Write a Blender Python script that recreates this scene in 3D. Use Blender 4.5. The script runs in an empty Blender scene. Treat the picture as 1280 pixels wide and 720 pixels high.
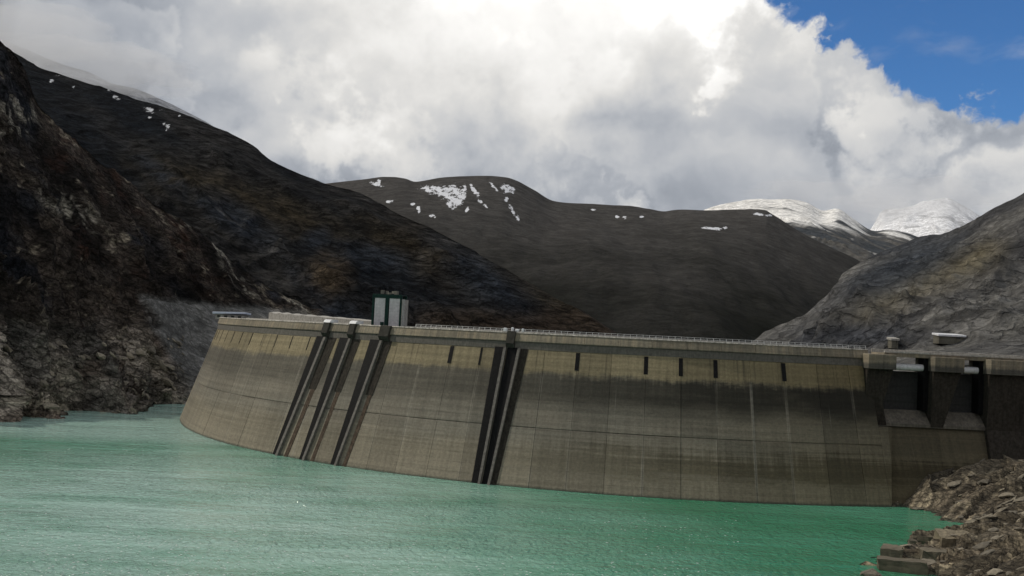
import bpy, bmesh, math, random
import numpy as np
from mathutils import Vector, Matrix
random.seed(7)
S = bpy.context.scene
COL = S.collection

# ------------------------------------------------------------------ camera
FPX = 1229.0                       # focal length in pixels of a 1280 px wide picture
PITCH = math.atan((412.0 - 360.0) / FPX)
ROLL = math.atan(0.0484)
CAMZ = 35.65
F_ = np.array([0, math.cos(PITCH), math.sin(PITCH)])
U0 = np.array([0, -math.sin(PITCH), math.cos(PITCH)])
X0 = np.array([1.0, 0, 0])
R_ = math.cos(ROLL) * X0 + math.sin(ROLL) * U0
U_ = -math.sin(ROLL) * X0 + math.cos(ROLL) * U0
CAMP = np.array([0.0, 0.0, CAMZ])
cam_d = bpy.data.cameras.new('camera')
cam = bpy.data.objects.new('camera', cam_d)
COL.objects.link(cam)
cam_d.sensor_width = 36.0
cam_d.lens = 36.0 * FPX / 1280.0
cam_d.clip_start = 0.5
cam_d.clip_end = 40000
cam.matrix_world = Matrix(((R_[0], U_[0], -F_[0], 0), (R_[1], U_[1], -F_[1], 0), (R_[2], U_[2], -F_[2], CAMZ), (0, 0, 0, 1)))
S.camera = cam

def ray(px, py):
    return F_ + R_ * (px - 640) / FPX - U_ * (py - 360) / FPX

def at(px, py, d):
    """world point seen at a pixel of the 1280x720 photo, d metres ahead"""
    r = ray(px, py)
    return CAMP + r * (d / r[1])

def on_z(px, py, z=0.0):
    r = ray(px, py)
    return CAMP + r * ((z - CAMZ) / r[2])

def proj(P):
    q = P - CAMP
    k = q @ F_
    return 640 + FPX * (q @ R_) / k, 360 - FPX * (q @ U_) / k

# ------------------------------------------------------------------ sun and sky
SUN_AZ, SUN_EL = math.radians(-80), math.radians(44)      # azimuth from +y towards +x
sun_dir = Vector((math.sin(SUN_AZ) * math.cos(SUN_EL), math.cos(SUN_AZ) * math.cos(SUN_EL), math.sin(SUN_EL)))
sl = bpy.data.lights.new('sun', 'SUN')
sl.energy = 2.15
sl.angle = math.radians(1.2)
sl.color = (1.0, 0.93, 0.82)
sun = bpy.data.objects.new('sun', sl)
COL.objects.link(sun)
sun.rotation_euler = sun_dir.to_track_quat('Z', 'Y').to_euler()

S.view_settings.view_transform = 'Standard'
S.view_settings.look = 'None'
S.view_settings.exposure = 0.0
S.view_settings.gamma = 1.0
S.cycles.volume_bounces = 2

class NT:
    """small helper to wire nodes"""
    def __init__(s, tree):
        s.t = tree
        s.n = tree.nodes
        s.l = tree.links
    def new(s, kind, **kw):
        n = s.n.new(kind)
        for k, v in kw.items():
            setattr(n, k, v)
        return n
    def put(s, sock, v):
        if isinstance(v, bpy.types.NodeSocket):
            s.l.new(v, sock)
        elif v is not None:
            sock.default_value = v
    def math(s, op, a, b=None, c=None, clamp=False):
        n = s.new('ShaderNodeMath', operation=op, use_clamp=clamp)
        s.put(n.inputs[0], a)
        if b is not None: s.put(n.inputs[1], b)
        if c is not None: s.put(n.inputs[2], c)
        return n.outputs[0]
    def vmath(s, op, a, b=None, out=0):
        n = s.new('ShaderNodeVectorMath', operation=op)
        s.put(n.inputs[0], a)
        if b is not None: s.put(n.inputs[1], b)
        return n.outputs[out]
    def scale(s, a, k):
        n = s.new('ShaderNodeVectorMath', operation='SCALE')
        s.put(n.inputs[0], a); s.put(n.inputs[3], k)
        return n.outputs[0]
    def noise(s, vec, scale, detail=4, rough=0.55, dist=0.0, out=0, lac=2.0):
        n = s.new('ShaderNodeTexNoise')
        s.put(n.inputs['Vector'], vec)
        n.inputs['Scale'].default_value = scale
        n.inputs['Detail'].default_value = detail
        n.inputs['Roughness'].default_value = rough
        n.inputs['Lacunarity'].default_value = lac
        n.inputs['Distortion'].default_value = dist
        return n.outputs[out]
    def step(s, v, lo, hi, a=0.0, b=1.0):
        n = s.new('ShaderNodeMapRange', interpolation_type='SMOOTHSTEP')
        s.put(n.inputs[0], v)
        s.put(n.inputs[1], lo); s.put(n.inputs[2], hi)
        s.put(n.inputs[3], a); s.put(n.inputs[4], b)
        return n.outputs[0]
    def mix(s, f, a, b, blend='MIX'):
        n = s.new('ShaderNodeMix', data_type='RGBA', blend_type=blend)
        s.put(n.inputs[0], f)
        for sock, v in ((n.inputs[6], a), (n.inputs[7], b)):
            if isinstance(v, (tuple, list)) and len(v) == 3: v = (*v, 1)
            s.put(sock, v)
        return n.outputs[2]
    def mapping(s, vec, scale=(1, 1, 1), loc=(0, 0, 0), rot=(0, 0, 0)):
        n = s.new('ShaderNodeMapping')
        s.put(n.inputs[0], vec)
        n.inputs['Location'].default_value = loc
        n.inputs['Rotation'].default_value = rot
        n.inputs['Scale'].default_value = scale
        return n.outputs[0]
    def gray(s, v):
        n = s.new('ShaderNodeCombineColor')
        for i in range(3): s.put(n.inputs[i], v)
        return n.outputs[0]

W = bpy.data.worlds.new('World')
S.world = W
W.use_nodes = True
w = NT(W.node_tree)
w.n.clear()
sky = w.new('ShaderNodeTexSky', sky_type='NISHITA', sun_disc=False)
sky.sun_elevation = SUN_EL
sky.sun_rotation = SUN_AZ
sky.altitude = 1800
tc = w.new('ShaderNodeTexCoord').outputs['Generated']
dirv = w.vmath('NORMALIZE', tc)
def udir(px, py):
    r = ray(px, py)
    return tuple(r / np.linalg.norm(r))
def blob(px, py, r0, r1):
    """1 inside r0 degrees of a direction, 0 outside r1"""
    d = w.vmath('DOT_PRODUCT', soft, udir(px, py), out=1)
    return w.step(d, math.cos(math.radians(r1)), math.cos(math.radians(r0)))
# domain warp for billows
soft = w.vmath('ADD', dirv, w.scale(w.vmath('SUBTRACT', w.noise(dirv, 7.0, 7, 0.55, out=1), (0.5, 0.5, 0.5)), 0.11))
nv = w.noise(dirv, 3.2, 5, 0.55, out=1)
wv = w.scale(w.vmath('SUBTRACT', nv, (0.5, 0.5, 0.5)), 0.16)
warp = w.vmath('ADD', dirv, wv)
nv2 = w.noise(dirv, 14, 5, 0.6, out=1)
warp2 = w.vmath('ADD', warp, w.scale(w.vmath('SUBTRACT', nv2, (0.5, 0.5, 0.5)), 0.045))
flat = w.mapping(warp2, (1, 1, 1.5))
sd = Vector((0.15, 0.35, 0.93)).normalized()
flat = w.mapping(flat, (1, 1, 1), (3.7, 1.2, 0.4))
flat_s = w.vmath('ADD', flat, tuple(sd * 0.045))
n1 = w.noise(flat, 4.0, 7, 0.48)
n1s = w.noise(flat_s, 4.0, 7, 0.48)
relief = w.math('SUBTRACT', n1, n1s)
lowf = w.noise(dirv, 1.7, 3, 0.5)
sep = w.new('ShaderNodeSeparateXYZ'); w.put(sep.inputs[0], dirv)
elev = sep.outputs[2]
# brightness of the cloud deck: thin and bright overhead and ahead, heavier away from the hidden sun
glow = w.vmath('DOT_PRODUCT', dirv, udir(560, -330), out=1)
br = w.step(glow, 0.55, 0.99, 0.40, 0.50)
br = w.math('ADD', br, w.math('MULTIPLY', relief, 0.9))
br = w.math('ADD', br, w.math('MULTIPLY', w.math('SUBTRACT', n1, 0.5), 0.30))
br = w.math('ADD', br, w.math('MULTIPLY', w.math('SUBTRACT', lowf, 0.5), 0.3))
br = w.math('ADD', br, w.step(elev, 0.10, 0.32, -0.14, 0.17))
for (px, py, a, b, k) in ((1045, 145, 0, 7.0, -0.22), (-60, 0, 0, 15, -0.40), (640, -60, 0, 18, 0.40), (1000, 50, 0, 8, 0.16), (870, 120, 0, 4.5, 0.10),
                          (745, 130, 0, 5.0, -0.10), (1200, 150, 0, 8, 0.16), (300, 70, 0, 8, 0.12), (170, 60, 0, 5, 0.10), (500, 180, 0, 8, -0.06), (860, 20, 0, 8, .10), (560, 130, 0, 6, .08), (985, 215, 0, 5, 0.08)):
    br = w.math('ADD', br, w.math('MULTIPLY', blob(px, py, a, b), k))
br = w.math('MINIMUM', w.math('MAXIMUM', br, 0.12), 1.25)
cool = w.step(br, 0.25, 0.8)
ccol = w.mix(cool, (0.88, 0.96, 1.10), (1.0, 0.985, 0.955))
cloud = w.mix(1.0, ccol, w.gray(br), 'MULTIPLY')
# the opening in the clouds, and a few smaller ones elsewhere
nb = w.noise(w.mapping(warp2, (1, 1, 1)), 11, 6, 0.6)
hc = np.array(udir(1400, -420))
hr = np.degrees([math.acos(float(hc @ np.array(udir(*q)))) for q in ((930, -5), (1150, 62), (1285, 102))])
hr = float(hr.mean()) + 1.15
op = w.vmath('DOT_PRODUCT', dirv, tuple(hc), out=1)
opn = w.math('ADD', op, w.math('MULTIPLY', w.math('SUBTRACT', nb, 0.5), 0.058))
hole = w.step(opn, math.cos(math.radians(hr + .2)), math.cos(math.radians(hr - 0.7)))
el2 = w.noise(w.mapping(dirv, (1, 1, 1), (5.3, 2.1, 0.7)), 2.1, 5, 0.5)
hole2 = w.math('MULTIPLY', w.step(el2, 0.60, 0.66), w.step(elev, 0.40, 0.60))
hole = w.math('MAXIMUM', hole, hole2)
veil = w.math('MULTIPLY', w.step(w.noise(w.mapping(warp, (1, 1, 2.4)), 9, 5, 0.6), 0.5, 0.75), 0.22)
hole = w.math('MULTIPLY', hole, w.math('SUBTRACT', 1.0, veil))
skyc = w.mix(1.0, sky.outputs[0], (0.038, 0.074, 0.110), 'MULTIPLY')
final = w.mix(hole, cloud, skyc)
bg = w.new('ShaderNodeBackground')
w.put(bg.inputs[0], final)
bg.inputs[1].default_value = 1.0
wo = w.new('ShaderNodeOutputWorld')
w.l.new(bg.outputs[0], wo.inputs[0])

# ------------------------------------------------------------------ numpy noise
_rng = np.random.RandomState(3)
_perm = _rng.permutation(256)
_perm = np.concatenate([_perm, _perm, _perm])
_g = _rng.normal(size=(256, 3))
_g /= np.linalg.norm(_g, axis=1)[:, None]
def perlin(P):
    P = np.asarray(P, float)
    i = np.floor(P).astype(int)
    f = P - i
    u = f * f * f * (f * (f * 6 - 15) + 10)
    i &= 255
    r = 0
    for dx in (0, 1):
        wx = u[..., 0] if dx else 1 - u[..., 0]
        for dy in (0, 1):
            wy = u[..., 1] if dy else 1 - u[..., 1]
            for dz in (0, 1):
                wz = u[..., 2] if dz else 1 - u[..., 2]
                h = _perm[_perm[_perm[(i[..., 0] + dx)] + i[..., 1] + dy] + i[..., 2] + dz]
                g = _g[h]
                r = r + wx * wy * wz * (g[..., 0] * (f[..., 0] - dx) + g[..., 1] * (f[..., 1] - dy) + g[..., 2] * (f[..., 2] - dz))
    return r * 1.5
def fbm(P, oct=5, gain=0.5, lac=2.03):
    a, s, t = 1.0, 0, 0
    for o in range(oct):
        s = s + a * perlin(P + o * 17.3); t += a
        P = P * lac; a *= gain
    return s / t
def ridged(P, oct=5, gain=0.5, lac=2.07):
    a, s, t = 1.0, 0, 0
    wgt = 1.0
    for o in range(oct):
        n = 1 - np.abs(perlin(P + o * 31.7)) * 2
        n = np.clip(n, 0, 1) ** 2 * wgt
        wgt = np.clip(n * 1.6, 0, 1)
        s = s + a * n; t += a
        P = P * lac; a *= gain
    return s / t
def sstep(x, a, b):
    t = np.clip((x - a) / (b - a), 0, 1)
    return t * t * (3 - 2 * t)
def aniso(P, axis, k):
    """squeeze the coordinate along an axis so that noise stretches along it"""
    ax = np.array(axis, float); ax /= np.linalg.norm(ax)
    t = P @ ax
    return P - t[..., None] * ax * (1 - k)

# ------------------------------------------------------------------ object helpers
def tag(o, label=None, cat=None, group=None, kind=None):
    if label: o['label'] = label
    if cat: o['category'] = cat
    if group: o['group'] = group
    if kind: o['kind'] = kind
    return o
def link(name, me, mat=None, parent=None):
    if mat is not None and not me.materials: me.materials.append(mat)
    o = bpy.data.objects.new(name, me)
    COL.objects.link(o)
    if parent: o.parent = parent
    return o
def empty(name, loc=(0, 0, 0), rz=0):
    o = bpy.data.objects.new(name, None)
    o.location = loc; o.rotation_euler = (0, 0, rz)
    COL.objects.link(o)
    return o
def mesh(name, V, Fc, smooth=False):
    me = bpy.data.meshes.new(name)
    me.from_pydata([tuple(v) for v in V], [], [tuple(f) for f in Fc])
    me.update()
    if smooth: me.polygons.foreach_set('use_smooth', [True] * len(me.polygons))
    return me
def grid_mesh(name, G, smooth=True, attrs=None, flip=False):
    nv, nu = G.shape[:2]
    me = bpy.data.meshes.new(name)
    idx = np.arange(nv * nu).reshape(nv, nu)
    q = np.stack([idx[:-1, :-1], idx[:-1, 1:], idx[1:, 1:], idx[1:, :-1]], -1).reshape(-1, 4)
    if flip: q = q[:, ::-1]
    me.vertices.add(nv * nu)
    me.vertices.foreach_set('co', G.reshape(-1).astype(np.float32))
    n = len(q)
    me.loops.add(n * 4); me.polygons.add(n)
    me.loops.foreach_set('vertex_index', q.reshape(-1).astype(np.int32))
    me.polygons.foreach_set('loop_start', (np.arange(n) * 4).astype(np.int32))
    me.polygons.foreach_set('loop_total', np.full(n, 4, np.int32))
    if smooth: me.polygons.foreach_set('use_smooth', np.ones(n, bool))
    me.update(calc_edges=True)
    for k, a in (attrs or {}).items():
        at_ = me.attributes.new(k, 'FLOAT_COLOR', 'POINT')
        b = np.ones((nv * nu, 4), np.float32); b[:, :a.shape[-1]] = a.reshape(-1, a.shape[-1])
        at_.data.foreach_set('color', b.reshape(-1))
    return me
def box_bm(bm, c, s, rz=0.0, tilt=(0, 0)):
    M = Matrix.Translation(c) @ Matrix.Rotation(rz, 4, 'Z') @ Matrix.Rotation(tilt[0], 4, 'X') @ Matrix.Rotation(tilt[1], 4, 'Y') @ Matrix.Diagonal((*s, 1))
    return bmesh.ops.create_cube(bm, size=1.0, matrix=M)['verts']
def bm_obj(name, bm, mat, parent=None, bevel=0.0, smooth=False):
    if bevel > 0:
        bmesh.ops.bevel(bm, geom=list(bm.edges), offset=bevel, segments=1, affect='EDGES')
    me = bpy.data.meshes.new(name)
    bm.to_mesh(me); bm.free()
    if smooth: me.polygons.foreach_set('use_smooth', [True] * len(me.polygons))
    return link(name, me, mat, parent)
def box(name, c, s, mat, parent=None, rz=0.0, bevel=0.04, tilt=(0, 0)):
    bm = bmesh.new(); box_bm(bm, c, s, rz, tilt)
    return bm_obj(name, bm, mat, parent, bevel)

# ------------------------------------------------------------------ materials
def material(name):
    m = bpy.data.materials.new(name); m.use_nodes = True
    t = NT(m.node_tree)
    p = t.n['Principled BSDF']
    return m, t, p
def bump(t, p, h, strength, dist):
    b = t.new('ShaderNodeBump')
    b.inputs['Strength'].default_value = strength
    b.inputs['Distance'].default_value = dist
    t.put(b.inputs['Height'], h)
    t.l.new(b.outputs[0], p.inputs['Normal'])
def simple(name, col, rough=0.7, metal=0.0, var=0.25, scale=1.5):
    m, t, p = material(name)
    pos = t.new('ShaderNodeNewGeometry').outputs['Position']
    n = t.noise(pos, scale, 5, 0.6)
    streak = t.noise(t.mapping(pos, (2.5, 2.5, 0.25)), 1.0, 4, 0.6)
    v = t.math('MULTIPLY', t.step(n, 0.3, 0.7, 1 - var, 1 + var * .4), t.step(streak, 0.3, 0.7, 1 - var * .7, 1 + var * .4))
    t.put(p.inputs['Base Color'], t.mix(1.0, col, t.gray(v), 'MULTIPLY'))
    p.inputs['Roughness'].default_value = rough
    p.inputs['Metallic'].default_value = metal
    if max(col) < 0.1: p.inputs['Specular IOR Level'].default_value = 0.12
    return m
def terrain_mat(name, scale=1.0, bstr=0.8, bdist=1.0, var=0.45, spec=0.25):
    m, t, p = material(name)
    an = t.new('ShaderNodeAttribute', attribute_name='tint')
    a = an.outputs['Color']
    pos = t.new('ShaderNodeNewGeometry').outputs['Position']
    ax = t.mapping(pos, (0.55, 1, 1.25), rot=(0, math.radians(-42), 0))
    n = t.noise(ax, 0.22 * scale, 8, 0.68, 0.3)
    n2 = t.noise(pos, 1.3 * scale, 6, 0.7)
    mid = t.noise(t.mapping(ax, (0.45, 1, 1), (4, 1, 2)), 0.6 * scale, 7, 0.7, 0.5)
    v = t.math('MULTIPLY', t.step(n, 0.35, 0.65, 1 - var, 1 + var), t.step(n2, 0.3, 0.7, 1 - var * .8, 1 + var * .8))
    v = t.math('MULTIPLY', v, t.step(mid, 0.36, 0.62, 1 - var, 1 + var * .9))
    crk = t.new('ShaderNodeTexVoronoi', feature='DISTANCE_TO_EDGE')
    t.put(crk.inputs['Vector'], t.vmath('ADD', t.mapping(ax, (.5, 1, 1)), t.scale(t.noise(pos, 0.8 * scale, 4, 0.6, out=1), 1.6 / scale)))
    crk.inputs['Scale'].default_value = 0.4 * scale
    v = t.math('MULTIPLY', v, t.step(crk.outputs['Distance'], 0.0, 0.10, 1 - var * 1.1, 1.0))
    snow = t.new('ShaderNodeAttribute', attribute_name='snow').outputs['Fac']
    sn_n = t.noise(t.mapping(pos, (1.0, .4, 0.35), rot=(0, 0.25, 0)), 0.55 * scale, 7, 0.72)
    sn_m = t.math('MULTIPLY', t.step(t.math('ADD', t.math('MULTIPLY', snow, .72), t.math('MULTIPLY', t.math('SUBTRACT', sn_n, .5), 2.3)), .44, .62), t.step(snow, .02, .12))
    v = t.math('ADD', t.math('MULTIPLY', v, an.outputs['Alpha']), t.math('MULTIPLY', t.math('SUBTRACT', 1.0, an.outputs['Alpha']), 0.8))
    colr = t.mix(1.0, a, t.gray(v), 'MULTIPLY')
    t.put(p.inputs['Base Color'], t.mix(sn_m, colr, (0.66, 0.67, 0.70)))
    p.inputs['Roughness'].default_value = 0.9
    p.inputs['Specular IOR Level'].default_value = spec
    vor = t.new('ShaderNodeTexVoronoi', feature='F1')
    t.put(vor.inputs['Vector'], t.vmath('ADD', ax, t.scale(t.noise(pos, 0.5 * scale, 3, 0.6, out=1), 2.0 / scale)))
    vor.inputs['Scale'].default_value = 0.45 * scale
    h = t.math('ADD', t.math('MULTIPLY', t.step(crk.outputs['Distance'], 0, .12), 0.35), t.math('ADD', t.math('MULTIPLY', mid, 0.6), t.math('MULTIPLY', n2, 0.5)))
    h = t.math('ADD', h, t.math('ADD', t.math('MULTIPLY', n, 1.0), t.math('MULTIPLY', vor.outputs['Distance'], 0.5)))
    h = t.math('MULTIPLY', h, an.outputs['Alpha'])
    bump(t, p, h, bstr, bdist)
    return m

# dam constants: arch centre, crest radius, batter, crest level
CX, CY, RAD, BAT, H = 50.03, 387.05, 156.7, 11.93, 35.0
TH0, TH1 = -1.62, 0.2
def rad_at(z): return RAD + BAT * (H - z) / H
def arch(th, z, off=0.0, r=None):
    rr = (rad_at(z) if r is None else r) + off
    return (CX + rr * math.sin(th), CY - rr * math.cos(th), z)
def theta_of(px, z, off=0.0):
    lo, hi = -1.15, 0.5
    for _ in range(40):
        m = (lo + hi) / 2
        if proj(np.array(arch(m, z, off)))[0] < px: lo = m
        else: hi = m
    return lo

TH1 = theta_of(1114, 0.0)
X_EDGE = float(at(1115.5, 560, 226)[0])
STEP = 0.0505
PH = theta_of(851, 28.5)

def concrete_mat(name, mode='face', base=(0.185, 0.163, 0.127)):
    m, t, p = material(name)
    pos = t.new('ShaderNodeNewGeometry').outputs['Position']
    sp = t.new('ShaderNodeSeparateXYZ'); t.put(sp.inputs[0], pos)
    dx = t.math('SUBTRACT', sp.outputs[0], CX); dy = t.math('SUBTRACT', CY, sp.outputs[1])
    th = t.math('ARCTAN2', dx, dy)
    s = t.math('MULTIPLY', th, RAD) if mode in ('face', 'parapet') else t.math('ADD', sp.outputs[0], sp.outputs[1])
    z = sp.outputs[2]
    cb = t.new('ShaderNodeCombineXYZ'); t.put(cb.inputs[0], s); t.put(cb.inputs[1], z)
    sz = cb.outputs[0]
    rnd = t.new('ShaderNodeObjectInfo').outputs['Random']
    big = t.noise(t.mapping(sz, (0.045, 0.14, 1)), 1.0, 5, 0.6)
    streak = t.noise(t.mapping(sz, (0.9, 0.035, 1)), 1.0, 6, 0.65)
    streak2 = t.noise(t.mapping(sz, (2.6, 0.10, 1), (7, 3, 0)), 1.0, 5, 0.6)
    fine = t.noise(sz, 1.6, 8, 0.7)
    lines = t.noise(t.mapping(sz, (0.03, 1.1, 1)), 1.0, 4, 0.6)
    wz = t.math('ADD', z, t.math('ADD', t.math('MULTIPLY', t.math('SUBTRACT', streak, 0.5), 5.5), t.math('MULTIPLY', t.math('SUBTRACT', big, 0.5), 6.0)))
    col = t.mix(0.0, base, base)
    if mode == 'face':
        # pale ochre band under the crest, black algae band, grey green middle, brown tide lines
        right = t.step(s, -75, 5)
        ochre = t.math('MULTIPLY', t.step(t.math('ADD', z, t.math('MULTIPLY', t.math('SUBTRACT', t.noise(t.mapping(sz, (0.10, 0.3, 1), (2, 9, 0)), 1.0, 6, 0.7), .5), 5.0)), 24.6, 26.4), t.step(z, 35, 31, 0, 1))
        col = t.mix(t.math('MULTIPLY', t.step(big, 0.35, 0.65), 0.5), col, (0.150, 0.142, 0.115))
        col = t.mix(t.math('MULTIPLY', t.step(wz, 14, 5), 0.65), col, (0.25, 0.215, 0.155))
        col = t.mix(t.math('MULTIPLY', ochre, 0.75), col, (0.235, 0.19, 0.105))
        z2 = t.math('ADD', z, t.math('MULTIPLY', t.math('SUBTRACT', t.noise(t.mapping(sz, (0.10, 0.3, 1), (2, 9, 0)), 1.0, 6, 0.7), 0.5), 5.0))
        z3 = t.math('ADD', z2, t.math('MULTIPLY', t.math('SUBTRACT', streak, 0.5), 3.0))
        dark = t.math('MULTIPLY', t.step(z3, 26.6, 24.6), t.step(z3, 15.5, 21.4))
        dark = t.math('MULTIPLY', dark, t.step(big, 0.25, 0.5, 0.72, 1.0))
        dark = t.math('MULTIPLY', dark, t.math('ADD', t.math('MULTIPLY', right, 0.45), 0.50))
        col = t.mix(dark, col, (0.020, 0.018, 0.013))
        # brown water stains in the lower courses, stronger to the right
        bz = t.math('ADD', wz, t.math('MULTIPLY', t.math('SUBTRACT', lines, 0.5), 9))
        st = t.math('MULTIPLY', t.math('MULTIPLY', t.step(bz, 3, 6), t.step(bz, 11, 8)), t.step(s, -60, 10, 0.15, 0.75))
        col = t.mix(st, col, (0.075, 0.062, 0.035))
        col = t.mix(t.step(s, -30, 40, 0, 0.75), col, t.mix(1.0, col, (0.60, 0.56, 0.43), 'MULTIPLY'))  # right part dimmed in colour, imitating the weaker sun there
        # pale lime runs below the joints
        per = t.math('FRACT', t.math('DIVIDE', t.math('SUBTRACT', th, PH), STEP))
        near = t.math('MULTIPLY', t.step(t.math('ABSOLUTE', t.math('SUBTRACT', per, 0.5)), 0.44, 0.485), t.step(big, 0.3, 0.55))
        near = t.math('MULTIPLY', t.math('MULTIPLY', near, t.math('LESS_THAN', th, TH1 - .01)), t.step(z, 27, 24))
        jn = t.noise(t.mapping(sz, (0.07, 0.02, 1), (11, 4, 0)), 1.0, 3, 0.6)
        near = t.math('MULTIPLY', near, t.step(jn, 0.42, 0.62))
        col = t.mix(t.math('MULTIPLY', near, 0.55), col, (0.27, 0.245, 0.20))
        # broken lift lines and long drips running down from under the crest
        lift = t.step(t.math('ABSOLUTE', t.math('SUBTRACT', t.math('FRACT', t.math('DIVIDE', t.math('ADD', z, .2), 2.2)), 0.5)), 0.46, 0.495)
        col = t.mix(t.math('MULTIPLY', t.math('MULTIPLY', lift, t.step(t.noise(t.mapping(sz, (.25, .3, 1)), 1, 5, .7), .45, .62)), .45), col, (0.05, 0.046, 0.036))
        dr = t.noise(t.mapping(sz, (0.75, 0.012, 1), (31, 8, 0)), 1.0, 5, 0.7)
        dl = t.math('ADD', z, t.math('MULTIPLY', t.noise(t.mapping(sz, (0.5, 0.0, 1), (3, 1, 0)), 1.0, 3, 0.6), 26))
        drip = t.math('MULTIPLY', t.step(dr, 0.56, 0.66), t.step(dl, 32, 44))
        col = t.mix(t.math('MULTIPLY', drip, .6), col, (0.045, 0.038, 0.026))
        wh = t.math('MULTIPLY', t.step(t.noise(t.mapping(sz, (1.1, 0.015, 1), (91, 8, 0)), 1.0, 5, 0.7), 0.62, 0.70), t.step(z, 24, 18))
        col = t.mix(t.math('MULTIPLY', wh, .4), col, (0.30, 0.28, 0.235))
        col = t.mix(t.math('GREATER_THAN', sp.outputs[0], X_EDGE), col, t.mix(1.0, col, (0.70, 0.68, 0.62), 'MULTIPLY'))  # wing beyond the arch edge painted darker for its shade
        wet = t.step(t.math('ADD', z, t.math('MULTIPLY', fine, 0.5)), 0.95, 0.35)
        col = t.mix(t.math('MULTIPLY', wet, 0.7), col, (0.03, 0.045, 0.035))
    elif mode == 'parapet':
        col = t.mix(t.math('MULTIPLY', t.step(streak, 0.4, 0.7), 0.7), col, (0.27, 0.215, 0.145))
        col = t.mix(t.math('MULTIPLY', t.step(streak2, 0.5, 0.75), 0.6), col, (0.10, 0.085, 0.06))
        lo = t.step(t.math('ADD', z, t.math('MULTIPLY', t.math('SUBTRACT', streak, .5), 1.4)), 32.4, 31.6)
        col = t.mix(t.math('MULTIPLY', lo, 0.8), col, (0.055, 0.055, 0.05))
    else:
        col = t.mix(t.math('MULTIPLY', t.step(streak, 0.42, 0.66), 0.7), col, (0.07, 0.062, 0.045))
    v = t.math('MULTIPLY', t.step(streak, 0.28, 0.72, 0.82, 1.15), t.step(fine, 0.3, 0.7, 0.82, 1.16))
    v = t.math('MULTIPLY', v, t.step(lines, 0.3, 0.7, 0.84, 1.12))
    v = t.math('MULTIPLY', v, t.math('ADD', 0.86, t.math('MULTIPLY', rnd, 0.30)))
    col = t.mix(1.0, col, t.gray(v), 'MULTIPLY')
    t.put(p.inputs['Base Color'], col)
    p.inputs['Roughness'].default_value = 0.85
    p.inputs['Specular IOR Level'].default_value = 0.3
    # board marks and pitting
    wave = t.math('PINGPONG', z, 0.75)
    h = t.math('ADD', t.math('MULTIPLY', fine, 0.10), t.math('MULTIPLY', t.step(wave, 0.0, 0.08), 0.03))
    bump(t, p, h, 0.7, 1.0)
    return m

M_face = concrete_mat('weathered_dam_concrete', 'face')
M_par = concrete_mat('stained_parapet_concrete', 'parapet', (0.20, 0.175, 0.13))
M_conc = concrete_mat('spillway_concrete', 'plain', (0.15, 0.14, 0.11))
M_darkc = simple('dark_concrete', (0.05, 0.047, 0.04), 0.9)  # plain dark concrete for brackets and housing bases
M_haunch = simple('shade_grey_concrete', (0.125, 0.112, 0.095), 0.9)  # haunch grey darkened to carry the shade under the parapet
M_black = simple('tarred_steel', (0.007, 0.0065, 0.0065), 0.6, var=0.5)
M_stain_shade = simple('stain_and_shade_concrete', (0.040, 0.034, 0.027), 0.85, var=0.4)  # stained strips and slots; on the piers it paints shade
M_rust = simple('rust_stained_concrete', (0.085, 0.062, 0.045), 0.85, var=.4)
M_fin = simple('pale_rib_concrete', (0.15, 0.135, 0.118), 0.8, var=0.35)
M_gate = simple('dark_gate_steel', (0.05, 0.05, 0.048), 0.55, 0.2)
M_white = simple('white_paint', (0.75, 0.75, 0.76), 0.5, var=0.15)
M_green = simple('dark_green_paint', (0.012, 0.038, 0.03), 0.5, var=0.3)
M_panel = simple('pale_cladding', (0.62, 0.58, 0.58), 0.6, var=0.15)
M_roof = simple('pale_blue_roof_sheet', (0.55, 0.6, 0.7), 0.4, var=0.1)
M_pale = simple('pale_crest_concrete', (0.38, 0.36, 0.32), 0.85, var=0.3)
M_sill = simple('worn_sill_concrete', (0.115, 0.10, 0.078), 0.85, var=0.4, scale=.8)
M_cope = simple('pale_coping', (0.50, 0.46, 0.40), 0.8, var=0.5)
M_road = simple('crest_asphalt', (0.06, 0.06, 0.06), 0.9)
M_rail = simple('galvanised_steel', (0.55, 0.55, 0.53), 0.5, 0.3)

# ------------------------------------------------------------------ water
mw, t, p = material('turquoise_reservoir_water')
pos = t.new('ShaderNodeNewGeometry').outputs['Position']
patch = t.noise(t.mapping(pos, (0.012, 0.02, 1)), 1.0, 4, 0.55, 0.4)
col = t.mix(t.step(patch, 0.35, 0.65), (0.040, 0.20, 0.105), (0.075, 0.26, 0.165))
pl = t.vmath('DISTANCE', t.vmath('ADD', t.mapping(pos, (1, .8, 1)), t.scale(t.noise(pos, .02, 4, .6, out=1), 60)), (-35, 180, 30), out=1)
sheen_silt = t.math('MULTIPLY', t.step(pl, 112, 15), t.step(t.noise(t.mapping(pos, (.03, .06, 1), (3, 1, 0)), 1, 4, .6), .3, .6, .5, 1))
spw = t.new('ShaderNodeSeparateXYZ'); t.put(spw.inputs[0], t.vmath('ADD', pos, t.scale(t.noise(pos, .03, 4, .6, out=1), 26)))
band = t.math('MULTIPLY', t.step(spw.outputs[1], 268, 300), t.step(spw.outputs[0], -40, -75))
sheen_silt = t.math('MAXIMUM', t.math('MULTIPLY', sheen_silt, .95), t.math('MULTIPLY', band, .9))
col = t.mix(sheen_silt, col, (0.36, 0.53, 0.46))  # sky sheen painted as paler water, together with a silty band near shore
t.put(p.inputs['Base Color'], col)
p.inputs['IOR'].default_value = 1.33
t.put(p.inputs['Roughness'], t.step(patch, 0.35, 0.65, 0.03, 0.10))
wa = t.noise(t.mapping(pos, (1.0, 0.8, 1), rot=(0, 0, 0.3)), 0.9, 3, 0.6, 0.6)
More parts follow.
